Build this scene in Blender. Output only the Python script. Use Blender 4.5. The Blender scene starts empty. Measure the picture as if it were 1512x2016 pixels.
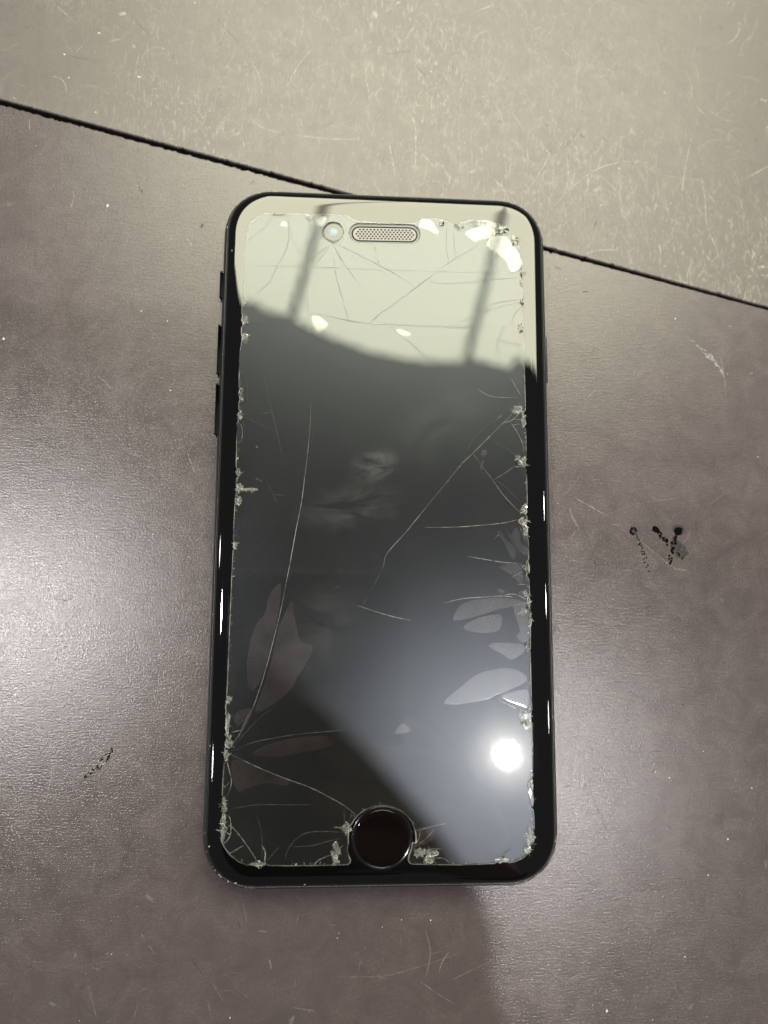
import bpy, bmesh, math, random
import numpy as np
from mathutils import Vector, Matrix
from mathutils.geometry import tessellate_polygon

# ------------------------------------------------------------------ camera
MM = 0.001
FPX, PW, PH = 1514.0, 1512.0, 2016.0
RV = np.array([-0.1391, -0.0639, 0.0104])
CAM = np.array([-9.7374, -19.6054, 156.7232])            # mm, phone centre on the table = origin


def rodrigues(r):
    t = np.linalg.norm(r); k = r / t
    K = np.array([[0, -k[2], k[1]], [k[2], 0, -k[0]], [-k[1], k[0], 0]])
    return np.eye(3) + np.sin(t) * K + (1 - np.cos(t)) * K @ K


RC = rodrigues(RV) @ np.diag([1., -1., -1.])             # world -> camera (x right, y down, z forward)


def ray(px, py):
    return RC.T @ np.array([(px - PW / 2) / FPX, (py - PH / 2) / FPX, 1.0])


def at(px, py, z=0.0):
    """point of the plane at height z (mm) seen at a photo pixel"""
    d = ray(px, py)
    return CAM + d * ((z - CAM[2]) / d[2])


def mirrored(px, py, H, zs=7.66):
    """point at height H (mm) whose mirror image in the glass is seen at a photo pixel"""
    q = at(px, py, zs); d = q - CAM; d = d * np.array([1, 1, -1])
    return q + d * ((H - zs) / d[2])


sc = bpy.context.scene
COL = sc.collection
cam = bpy.data.objects.new('camera', bpy.data.cameras.new('camera'))
COL.objects.link(cam)
M = Matrix.Identity(4)
for i in range(3):
    M[i][0], M[i][1], M[i][2] = RC[0][i], -RC[1][i], -RC[2][i]
    M[i][3] = CAM[i] * MM
cam.matrix_world = M
cam.data.sensor_fit = 'VERTICAL'; cam.data.sensor_height = 36.0; cam.data.sensor_width = 27.0
cam.data.lens = FPX / PH * 36.0
cam.data.clip_start = 0.005; cam.data.clip_end = 50
cam.data.dof.use_dof = True
cam.data.dof.focus_distance = 0.152
cam.data.dof.aperture_fstop = 9.0
sc.camera = cam

# ------------------------------------------------------------------ light
w = bpy.data.worlds.new('World'); sc.world = w; w.use_nodes = True
w.node_tree.nodes['Background'].inputs[0].default_value = (0.97, 0.97, 1.0, 1)
w.node_tree.nodes['Background'].inputs[1].default_value = 0.11

sc.view_settings.view_transform = 'Standard'
sc.view_settings.look = 'None'
sc.view_settings.exposure = 0.0
sc.view_settings.gamma = 1.0
sc.cycles.use_denoising = True
sc.cycles.max_bounces = 8
sc.cycles.transparent_max_bounces = 24


def disc_lamp(name, px, py, H, dia, E, col=(1, 0.975, 0.955)):
    """round ceiling lamp; E = irradiance it gives the table"""
    p = mirrored(px, py, H) * MM
    ld = bpy.data.lights.new(name, 'AREA'); ld.shape = 'DISK'; ld.size = dia; ld.color = col
    o = bpy.data.objects.new(name, ld); COL.objects.link(o); o.location = p
    aim = Vector((0, -0.02, 0)) - Vector(p)
    o.rotation_euler = aim.to_track_quat('-Z', 'Y').to_euler()
    ld.energy = E * aim.length ** 2 * math.pi
    return o


WA, WB = mirrored(584, 625, 1600), mirrored(906, 710, 1600)
WU = (WB - WA) / np.linalg.norm(WB - WA); WN = np.array([-WU[1], WU[0], 0])


def window_bay(edge, n, top, rad, col):
    """one bay of the overhead window, n narrow panes side by side; edge = where the glass mirrors its lower edge"""
    st = []
    for px, py in edge:
        d = (mirrored(px, py, 1600) - WA) * MM; st.append((np.dot(d, WU), np.dot(d, WN)))
    S = [p[0] for p in st]; T = [p[1] for p in st]
    cut = np.linspace(S[0], S[-1], n + 1)
    for k in range(n):
        t0 = np.interp((cut[k] + cut[k + 1]) / 2, S, T); L = cut[k + 1] - cut[k]
        ld = bpy.data.lights.new('window_pane_lamp', 'AREA'); ld.shape = 'RECTANGLE'
        ld.size = L; ld.size_y = top - t0; ld.color = col; ld.energy = rad * L * (top - t0) * math.pi
        o = bpy.data.objects.new('window_pane_lamp', ld); COL.objects.link(o)
        c = WA * MM + WU * (cut[k] + cut[k + 1]) / 2 + WN * (t0 + top) / 2
        o.location = (c[0], c[1], 1.6); o.rotation_euler = (0, 0, math.atan2(WU[1], WU[0]))


WINC = (1.0, 0.985, 0.73)
window_bay([(150, 468), (300, 520), (470, 586), (566, 624)], 8, 1.3, 11.8, WINC)
window_bay([(582, 630), (650, 662), (720, 688), (800, 705), (909, 713)], 13, 1.3, 11.8, WINC)
window_bay([(926, 714), (1040, 714), (1330, 708)], 5, 1.3, 11.8, WINC)
disc_lamp('ceiling_lamp', 998, 1485, 2000, 0.042, 1.35)
disc_lamp('ceiling_lamp', -10, 1200, 2000, 0.10, 1.6)
disc_lamp('ceiling_lamp', 2300, 1180, 2000, 0.10, 0.2)
disc_lamp('ceiling_lamp', 2400, 900, 2000, 0.10, 0.15)
disc_lamp('ceiling_lamp', 2300, 1500, 2000, 0.10, 0.15)
disc_lamp('ceiling_lamp', -1000, 1010, 2000, 0.10, 0.12)
disc_lamp('ceiling_lamp', -1000, 1640, 2000, 0.10, 0.2)


# ------------------------------------------------------------------ helpers
def mesh_obj(name, verts, faces, mats, parent=None, fm=None, smooth=False):
    me = bpy.data.meshes.new(name)
    me.from_pydata([tuple(float(c) * MM for c in v) for v in verts], [], faces)
    for m in (mats if isinstance(mats, (list, tuple)) else [mats]):
        me.materials.append(m)
    if fm is not None:
        me.polygons.foreach_set('material_index', fm)
    if smooth:
        me.polygons.foreach_set('use_smooth', [True] * len(me.polygons))
    me.update()
    o = bpy.data.objects.new(name, me); COL.objects.link(o)
    if parent: o.parent = parent
    return o


class Mat:
    def __init__(s, name):
        s.m = bpy.data.materials.new(name); s.m.use_nodes = True
        s.t = s.m.node_tree; s.N = s.t.nodes; s.N.clear()
        s.out = s.N.new('ShaderNodeOutputMaterial')

    def n(s, kind, **kw):
        nd = s.N.new('ShaderNode' + kind)
        for k, v in kw.items():
            if k.startswith('_'): setattr(nd, k[1:], v)
            else: s.set(nd, k, v)
        return nd

    def set(s, nd, k, v):
        k = k.replace('__', ' ')
        inp = nd.inputs[int(k[1:])] if k[0] == 'i' and k[1:].isdigit() else nd.inputs[k]
        if hasattr(v, 'is_output') or isinstance(v, bpy.types.NodeSocket): s.t.links.new(v, inp)
        else:
            if isinstance(v, tuple) and len(v) == 3 and inp.type == 'RGBA': v = v + (1,)
            inp.default_value = v

    def surf(s, sock):
        s.t.links.new(sock, s.out.inputs['Surface']); return s.m

    def coords(s, rot=0.0, scale=(1, 1, 1)):
        c = s.n('TexCoord'); mp = s.n('Mapping')
        s.t.links.new(c.outputs['Object'], mp.inputs['Vector'])
        mp.inputs['Rotation'].default_value = (0, 0, rot); mp.inputs['Scale'].default_value = scale
        return mp.outputs[0]

    def noise(s, scale, vec, detail=3.0, rough=0.5, dist=0.0):
        nd = s.n('TexNoise', Scale=scale, Detail=detail, Roughness=rough, Distortion=dist)
        s.t.links.new(vec, nd.inputs['Vector']); return nd.outputs[0]

    def ramp(s, fac, a, b, c0=(0, 0, 0), c1=(1, 1, 1)):
        r = s.n('ValToRGB'); s.t.links.new(fac, r.inputs[0])
        e = r.color_ramp.elements
        e[0].position = a; e[1].position = b; e[0].color = c0 + (1,); e[1].color = c1 + (1,)
        return r.outputs[0]

    def math(s, op, a, b=0.0):
        nd = s.n('Math', _operation=op)
        for i, v in enumerate((a, b)):
            if isinstance(v, bpy.types.NodeSocket): s.t.links.new(v, nd.inputs[i])
            else: nd.inputs[i].default_value = v
        return nd.outputs[0]

    def mixc(s, fac, a, b, mode='MIX'):
        nd = s.n('MixRGB', _blend_type=mode)
        for i, v in enumerate((fac, a, b)):
            if isinstance(v, bpy.types.NodeSocket): s.t.links.new(v, nd.inputs[i])
            else: nd.inputs[i].default_value = (v + (1,)) if isinstance(v, tuple) else v
        return nd.outputs[0]

    def mixs(s, fac, a, b):
        nd = s.n('MixShader')
        for i, v in enumerate((fac, a, b)):
            if isinstance(v, bpy.types.NodeSocket): s.t.links.new(v, nd.inputs[i])
            else: nd.inputs[i].default_value = v
        return nd.outputs[0]

    def bump(s, h, dist, strength=1.0, normal=None):
        nd = s.n('Bump', Strength=strength, Distance=dist, Height=h)
        if normal is not None: s.t.links.new(normal, nd.inputs['Normal'])
        return nd.outputs[0]


def principled(name, col, rough=0.4, metal=0.0, spec=0.5, **kw):
    m = Mat(name); p = m.n('BsdfPrincipled')
    p.inputs['Base Color'].default_value = col + (1,); p.inputs['Roughness'].default_value = rough
    p.inputs['Metallic'].default_value = metal; p.inputs['Specular IOR Level'].default_value = spec
    for k, v in kw.items(): p.inputs[k.replace('__', ' ')].default_value = v
    return m.surf(p.outputs[0])


def table_material(name, base, streak, rough, mott, far):
    m = Mat(name); v = m.coords()
    big = m.noise(14, v, 3, 0.6)
    mid = m.noise(190 if far else 160, v, 5 if far else 3, 0.78 if far else 0.7, 0.8)
    c = m.mixc(m.ramp(big, 0.3, 0.72), tuple(x * (1 - mott) for x in base), tuple(x * (1 + mott) for x in base))
    c = m.mixc(m.ramp(mid, 0.30, 0.70), tuple(x * 0.60 for x in base), c)
    fin = m.noise(2400, v, 2, 0.7)
    c = m.mixc(m.ramp(fin, 0.32, 0.70), tuple(x * 0.62 for x in base), c)
    # rubbed pale haze made of crossing hairs
    h1 = m.noise(620, m.coords(1.05, (1, 0.30, 1)), 3, 0.65, 2.6)
    h2 = m.noise(620, m.coords(-0.45, (1, 0.30, 1)), 3, 0.65, 2.6)
    hair = m.math('MAXIMUM', m.ramp(h1, 0.56, 0.74), m.ramp(h2, 0.57, 0.75))
    hair = m.math('MULTIPLY', hair, m.math('MULTIPLY', m.ramp(big, 0.35, 0.75), 0.60 if far else 0.03))
    c = m.mixc(hair, c, (0.62, 0.56, 0.46) if far else (0.30, 0.27, 0.22))
    st = m.noise(3000, m.coords(0.16, (0.12, 1, 1)), 2, 0.6, 0.5)
    g2 = m.noise(3300, v, 2, 0.7)
    h = m.math('ADD', m.math('MULTIPLY', st, streak), m.math('MULTIPLY', g2, 1.0 if not far else 0.5))
    h = m.math('ADD', h, m.math('MULTIPLY', mid, 0.35))
    nb = m.bump(h, 0.00009, 0.44)
    p = m.n('BsdfPrincipled', Base__Color=c, Normal=nb)
    r = m.math('ADD', m.math('MULTIPLY', mid, 0.36 if far else 0.14), rough - (0.18 if far else 0.07))
    r = m.math('ADD', r, m.math('MULTIPLY', m.math('SUBTRACT', big, 0.5), 0.16))
    m.set(p, 'Roughness', m.math('ADD', r, m.math('MULTIPLY', hair, 0.2)))
    p.inputs['Specular IOR Level'].default_value = 0.5
    return m.surf(p.outputs[0])


MT = {}
MT['near'] = table_material('table_laminate_near', (0.116, 0.091, 0.095), 0.5, 0.20, 0.12, False)
MT['far'] = table_material('table_laminate_far', (0.155, 0.134, 0.126), 0.25, 0.37, 0.16, True)
MT['seam'] = principled('seam_dark', (0.006, 0.005, 0.005), 0.9, spec=0.1)
MT['core'] = principled('panel_core', (0.02, 0.016, 0.015), 0.7, spec=0.2)


def ghost(name, col, fac, rough=0.6):
    """thin deposit or scuff: partly see-through diffuse"""
    m = Mat(name); t = m.n('BsdfTransparent'); d = m.n('BsdfPrincipled', Base__Color=col, Roughness=rough)
    nz = m.noise(900, m.coords(), 2, 0.6)
    f = m.math('MULTIPLY', m.ramp(nz, 0.25, 0.6), fac)
    return m.surf(m.mixs(f, t.outputs[0], d.outputs[0]))


MT['scr1'] = ghost('scuff_faint', (0.33, 0.31, 0.30), 0.26)
MT['scr2'] = ghost('scuff_mid', (0.32, 0.30, 0.29), 0.32)
MT['scr3'] = ghost('scuff_strong', (0.50, 0.48, 0.47), 0.52)
MT['scf1'] = ghost('far_scuff_faint', (0.80, 0.74, 0.64), 0.28)
MT['scf2'] = ghost('far_scuff_mid', (0.85, 0.79, 0.66), 0.42)
MT['scrd'] = ghost('scuff_dark', (0.015, 0.012, 0.012), 0.7)
MT['dust'] = principled('dust', (0.55, 0.54, 0.50), 0.7)
MT['ink'] = principled('black_ink', (0.004, 0.004, 0.005), 0.8, spec=0.0)
MT['ink2'] = ghost('black_ink_thin', (0.01, 0.01, 0.012), 0.9, 0.5)
MT['frame'] = principled('black_anodised_frame', (0.010, 0.012, 0.017), 0.30, spec=0.6)
MT['gasket'] = principled('gasket_rubber', (0.02, 0.02, 0.02), 0.6)
MT['button'] = principled('black_button_metal', (0.014, 0.017, 0.024), 0.28, spec=0.6)
MT['glass'] = principled('black_front_glass', (0.002, 0.002, 0.0025), 0.015, spec=0.68)
MT['hring'] = principled('dark_steel_ring', (0.05, 0.05, 0.055), 0.16, metal=0.9)
MT['hglass'] = principled('home_button_glass', (0.003, 0.0022, 0.0022), 0.03, spec=0.5)
MT['grille'] = principled('grille_mesh', (0.31, 0.30, 0.275), 0.55, metal=0.0)
MT['hole'] = principled('hole_dark', (0.004, 0.004, 0.004), 0.8, spec=0.05)
MT['slot'] = principled('slot_rim', (0.006, 0.006, 0.006), 0.6, spec=0.1)
MT['lens'] = principled('camera_lens_glass', (0.26, 0.32, 0.34), 0.35, spec=0.5)  # bluish white reflection put into the lens colour
MT['halo'] = principled('foam_grey', (0.11, 0.115, 0.10), 0.35, spec=0.6)


def display_material():
    m = Mat('display_under_glass')
    v = m.coords()
    g = m.noise(7000, v, 1, 0.6)
    nb = m.bump(g, 0.00006, 0.30)
    base = m.n('BsdfDiffuse', Color=(0.016, 0.016, 0.0165))
    gl = m.n('BsdfGlossy', _distribution='BECKMANN', Color=(0.62, 0.69, 0.80), Roughness=0.255, Normal=nb)
    g2 = m.n('BsdfGlossy', _distribution='BECKMANN', Color=(1.0, 0.95, 0.85), Roughness=0.13)
    s = m.mixs(0.036, base.outputs[0], gl.outputs[0])
    return m.surf(m.mixs(0.0012, s, g2.outputs[0]))


def protector_material():
    m = Mat('protector_glass')
    v = m.coords()
    # finger smear left of middle and faint wiped streaks
    def blob(px, py, rx, ry, rot=0.0):
        c = at(px, py, 7.66) * MM
        co = m.n('TexCoord'); mp = m.n('Mapping', _vector_type='TEXTURE')
        m.t.links.new(co.outputs['Object'], mp.inputs['Vector'])
        mp.inputs['Location'].default_value = tuple(c); mp.inputs['Rotation'].default_value = (0, 0, rot)
        mp.inputs['Scale'].default_value = (rx * MM, ry * MM, 1)
        g = m.n('TexGradient', _gradient_type='SPHERICAL'); m.t.links.new(mp.outputs[0], g.inputs[0])
        return g.outputs[1]
    ridg = m.noise(520, m.coords(0.1, (0.5, 1, 1)), 5, 0.75, 0.8)
    soft = m.noise(160, m.coords(0.0, (0.5, 1, 1)), 5, 0.7, 0.8)
    k1 = m.math('MULTIPLY', m.ramp(blob(735, 915, 6.0, 4.0, 0.5), 0.0, 0.6), m.ramp(ridg, 0.36, 0.72))
    k2 = m.math('MULTIPLY', m.ramp(blob(690, 1000, 13, 6.0, 0.1), 0.0, 0.7), m.ramp(soft, 0.42, 0.75))
    k3 = m.math('MULTIPLY', m.ramp(blob(880, 820, 15, 9, 0.7), 0.0, 0.8), m.ramp(soft, 0.38, 0.75))
    k4 = m.math('MULTIPLY', m.ramp(blob(640, 1230, 8, 11, -0.5), 0.0, 0.7), m.ramp(soft, 0.38, 0.75))
    sm = m.math('ADD', m.math('MULTIPLY', k1, 0.30), m.math('MULTIPLY', k2, 0.20))
    sm = m.math('ADD', sm, m.math('MULTIPLY', k3, 0.15))
    sm = m.math('ADD', sm, m.math('MULTIPLY', k4, 0.15))
    gen = m.math('MULTIPLY', m.ramp(m.noise(40, v, 6, 0.75, 0.5), 0.35, 0.8), 0.028)
    sm = m.math('ADD', sm, gen)
    fr = m.n('Fresnel', IOR=1.52)
    tr = m.n('BsdfTransparent', Color=(0.985, 0.99, 0.985))
    wav = m.noise(55, v, 2, 0.5)
    nb = m.bump(wav, 0.0001, 0.10)
    gl = m.n('BsdfGlossy', Color=(1, 1, 1), Roughness=0.02, Normal=nb)
    s = m.mixs(fr.outputs[0], tr.outputs[0], gl.outputs[0])
    df = m.n('BsdfDiffuse', Color=(0.35, 0.36, 0.34))
    s = m.mixs(m.math('MULTIPLY', sm, 0.5), s, df.outputs[0])
    hz = m.n('BsdfGlossy', _distribution='BECKMANN', Color=(1, 0.97, 0.9), Roughness=0.15)
    s = m.mixs(0.0008, s, hz.outputs[0])
    return m.surf(s)


def bubble_material():
    m = Mat('air_gap_under_glass')
    fr = m.n('Fresnel', IOR=1.6)
    tr = m.n('BsdfTransparent')
    gl = m.n('BsdfGlossy', Color=(1, 0.96, 0.93), Roughness=0.06)
    s = m.mixs(fr.outputs[0], tr.outputs[0], gl.outputs[0])
    hz = m.n('BsdfGlossy', _distribution='BECKMANN', Color=(0.75, 0.8, 0.85), Roughness=0.30)
    s = m.mixs(0.022, s, hz.outputs[0])
    df = m.n('BsdfGlossy', Color=(0.5, 0.38, 0.38), Roughness=0.8)  # pink tint paints in the reflection of the hand
    nz = m.ramp(m.noise(230, m.coords(), 3, 0.6), 0.25, 0.8)
    return m.surf(m.mixs(m.math('MULTIPLY', nz, 0.085), s, df.outputs[0]))


def crack_material(name, fac, col=(0.62, 0.61, 0.55), rough=0.18, lo=0.3, hi=0.65, spec=0.8, nsc=260):
    m = Mat(name)
    tr = m.n('BsdfTransparent')
    p = m.n('BsdfPrincipled', Base__Color=col, Roughness=rough)
    p.inputs['Specular IOR Level'].default_value = spec
    nz = m.noise(nsc, m.coords(), 3, 0.7)
    f = m.math('MULTIPLY', m.ramp(nz, lo, hi), fac)
    return m.surf(m.mixs(f, tr.outputs[0], p.outputs[0]))


MT['display'] = display_material()
MT['prot'] = protector_material()
MT['bubble'] = bubble_material()
MT['edge'] = crack_material('ground_glass_edge', 0.85, (0.60, 0.59, 0.54), 0.25, 0.34, 0.70, 0.5, 150)
MT['edge2'] = crack_material('cutout_edge', 0.45, (0.10, 0.10, 0.09), 0.25, 0.1, 0.5)
MT['crack'] = crack_material('crack_faint', 0.70, (0.13, 0.13, 0.12), 0.5, 0.2, 0.6, 0.2)
MT['cracks'] = crack_material('crack_lost_reflection', 0.25, (0.05, 0.05, 0.045), 0.6, 0.1, 0.6, 0.0)  # dark colour stands in for the window reflection broken by the crack
MT['crackb'] = crack_material('crack_bright', 0.85, (0.52, 0.52, 0.49), 0.3, 0.26, 0.70, 0.5, 130)  # pale copy of the crack colour, painting the light it catches
MT['shw'] = crack_material('glass_chip_pale', 0.85, (0.60, 0.59, 0.54), 0.2, 0.25, 0.6)
MT['shg'] = crack_material('glass_chip_grey', 0.7, (0.20, 0.20, 0.18), 0.25, 0.1, 0.5, 0.3)
MT['flake'] = crack_material('lifted_flake', 0.26, (0.42, 0.42, 0.39), 0.15, 0.1, 0.7, 0.7)
MT['flakem'] = principled('chip_facet', (0.03, 0.03, 0.028), 0.08, spec=0.9)
MT['shd'] = crack_material('glass_chip_dark', 0.9, (0.025, 0.025, 0.022), 0.4, 0.0, 0.4, 0.1)

# ------------------------------------------------------------------ photo windows used for reading positions
ZN = {'p': (0, 0, 1), 1: (400, 360, 4.2), 2: (740, 360, 4.2), 3: (400, 700, 4.2), 4: (740, 700, 4.2), 5: (400, 1040, 4.2),
      6: (740, 1000, 4.2), 7: (390, 1390, 4.086), 8: (740, 1390, 4.086),
      't1': (0, 0, 2), 't2': (756, 0, 2), 't3': (0, 480, 3.36), 't4': (0, 1000, 3.36), 't5': (0, 1500, 2.52),
      't6': (500, 1660, 2.52), 't7': (1050, 1500, 3.273), 't8': (1050, 500, 2.881)}


def zp(zone, pts, z):
    a, b, s = ZN[zone]
    return [at(a + x / s, b + y / s, z) for x, y in pts]


def smooth_path(P, closed=False, sub=6):
    P = [np.array(p) for p in P]; n = len(P); out = []
    rng = range(n if closed else n - 1)
    for i in rng:
        if closed: a, b, c, d = P[i - 1], P[i], P[(i + 1) % n], P[(i + 2) % n]
        else: a, b, c, d = P[max(i - 1, 0)], P[i], P[i + 1], P[min(i + 2, n - 1)]
        for k in range(sub):
            t = k / sub
            out.append(0.5 * ((2 * b) + (c - a) * t + (2 * a - 5 * b + 4 * c - d) * t * t + (3 * b - a - 3 * c + d) * t ** 3))
    if not closed: out.append(P[-1])
    return out


def ribbon(V, F, FM, path, width, rise=0.0, mi=0, rnd=None, taper=True):
    """thin roofed strip along a path, appended to a mesh"""
    n = len(path); base = len(V)
    for i, p in enumerate(path):
        a = path[max(i - 1, 0)]; b = path[min(i + 1, n - 1)]
        d = b - a; L = math.hypot(d[0], d[1]) or 1e-9
        nx, ny = -d[1] / L, d[0] / L
        t = i / max(n - 1, 1)
        wd = width * ((min(1.0, 0.25 + 3.5 * min(t, 1 - t))) if taper else 1.0)
        if rnd: wd *= rnd.uniform(0.55, 1.35)
        V.append((p[0] + nx * wd / 2, p[1] + ny * wd / 2, p[2]))
        V.append((p[0], p[1], p[2] + rise))
        V.append((p[0] - nx * wd / 2, p[1] - ny * wd / 2, p[2]))
    for i in range(n - 1):
        k = base + 3 * i
        F.append((k, k + 1, k + 4, k + 3)); F.append((k + 1, k + 2, k + 5, k + 4)); FM += [mi, mi]


def blob(V, F, FM, c, rx, ry, rnd, mi=0, n=9, jit=0.3, z=0.0, rot=0.0):
    base = len(V)
    for k in range(n):
        a = 2 * math.pi * k / n; r = rnd.uniform(1 - jit, 1 + jit)
        x, y = rx * r * math.cos(a), ry * r * math.sin(a)
        V.append((c[0] + x * math.cos(rot) - y * math.sin(rot), c[1] + x * math.sin(rot) + y * math.cos(rot), c[2] + z))
    F.append(tuple(range(base, base + n))); FM.append(mi)


# ------------------------------------------------------------------ tabletop: two panels meeting at a worn joint
S0 = at(0, 200, 0); S1 = at(1512, 607, 0)
sd = (S1 - S0) / np.linalg.norm(S1 - S0); sn = np.array([-sd[1], sd[0], 0])       # sn points to the far side


def seam_gap(s, L):
    t = min(max(s / L, 0), 1)
    return 1.12 - 0.50 * t


def panel(name, mat, side, seed):
    r = random.Random(seed); L = np.linalg.norm(S1 - S0)
    s = -260.0; rows = []
    while s < L + 260:
        g = seam_gap(s, L) / 2
        inside = -10 < s < L + 10
        wav = (0.10 * math.sin(s * 1.9) + 0.07 * math.sin(s * 4.3 + 1)) if s < 0.35 * L and side < 0 else 0.02 * math.sin(s * 2.3)
        j = (r.uniform(-0.10, 0.10) if s < 0.35 * L and side < 0 else r.uniform(-0.045, 0.045)) + wav * 0.8
        if r.random() < 0.05: j += r.uniform(0.05, 0.28)
        edge = max(0.1, g + j)
        lip = 0.22 + r.uniform(-0.08, 0.14)
        prof = [(edge - 0.02, -4.0), (edge, -0.45), (edge + lip * 0.4, -0.10), (edge + lip, 0.0), (edge + lip + 0.5, 0.0), (420.0, 0.0)]
        base = S0 + sd * s
        rows.append([base + sn * (side * o) + np.array([0, 0, z]) for o, z in prof])
        s += 0.45 if inside else 12.0
    V = [p for row in rows for p in row]; F = []; FM = []
    k = len(rows[0])
    for i in range(len(rows) - 1):
        for q in range(k - 1):
            a = i * k + q; f = (a, a + 1, a + k + 1, a + k)
            F.append(f if side < 0 else f[::-1]); FM.append(1 if q == 0 else 0)
    o = mesh_obj(name, V, F, [mat, MT['core']], fm=FM)
    o['kind'] = 'structure'
    return o


near = panel('tabletop_near', MT['near'], -1, 3)
far = panel('tabletop_far', MT['far'], 1, 4)
a = S0 - sd * 250; b = S1 + sd * 250
sb = mesh_obj('tabletop_joint', [a - sn * 3 + (0, 0, -3.5), b - sn * 3 + (0, 0, -3.5), b + sn * 3 + (0, 0, -3.5), a + sn * 3 + (0, 0, -3.5)],
              [(0, 1, 2, 3)], MT['seam'])
sb['kind'] = 'structure'


def is_far(p):
    return np.dot(np.array(p) - S0, sn) > 1.5


# scratches and scuffs, each panel's own
R = random.Random(11)
marks = {True: ([], [], []), False: ([], [], [])}


def scratch(path, wd, mi, sub=5):
    P = smooth_path(path, sub=sub)
    V, F, FM = marks[bool(is_far(P[len(P) // 2]))]
    ribbon(V, F, FM, [p + np.array([0, 0, 0.012]) for p in P], wd, 0.004, mi, R)


def rand_scratch(px, py, length, wd, mi, ang=None):
    p = at(px, py, 0); a = R.uniform(0, math.pi) if ang is None else ang + R.gauss(0, 0.25)
    curv = R.gauss(0, 0.09); pts = [p]
    for k in range(5):
        p = p + np.array([math.cos(a), math.sin(a), 0]) * length / 5; a += curv * length / 2 + R.gauss(0, 0.07); pts.append(p)
    scratch(pts, wd, mi, 3)


for k in range(1500):                                     # far panel: dense rubbed hairs
    x, y = R.uniform(-120, 1640), R.uniform(-120, 620)
    dens = 0.35 + 0.65 * min(1, max(0, (x - 250) / 700))
    if y > 195 + x * 0.27 or R.random() > dens: continue
    rand_scratch(x, y, R.choice((1.2, 1.8, 2.5, 3, 4, 6, 9)), R.uniform(0.04, 0.12), R.choice((0, 0, 0, 0, 1)), R.choice((None, None, 1.2, 1.8)))
for k in range(330):                                     # near panel: sparser ticks
    x, y = R.uniform(-120, 1640), R.uniform(200, 2140)
    if y < 225 + x * 0.27: continue
    rand_scratch(x, y, R.choice((0.8, 1, 1.2, 1.8, 2.5, 4)), R.uniform(0.05, 0.13), R.choice((0, 0, 1, 1, 2, 3)))
for k in range(70):                                      # small dark nicks
    x, y = R.uniform(-60, 1570), R.uniform(-60, 2080)
    rand_scratch(x, y, R.uniform(0.6, 1.8), R.uniform(0.08, 0.16), 3)
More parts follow.
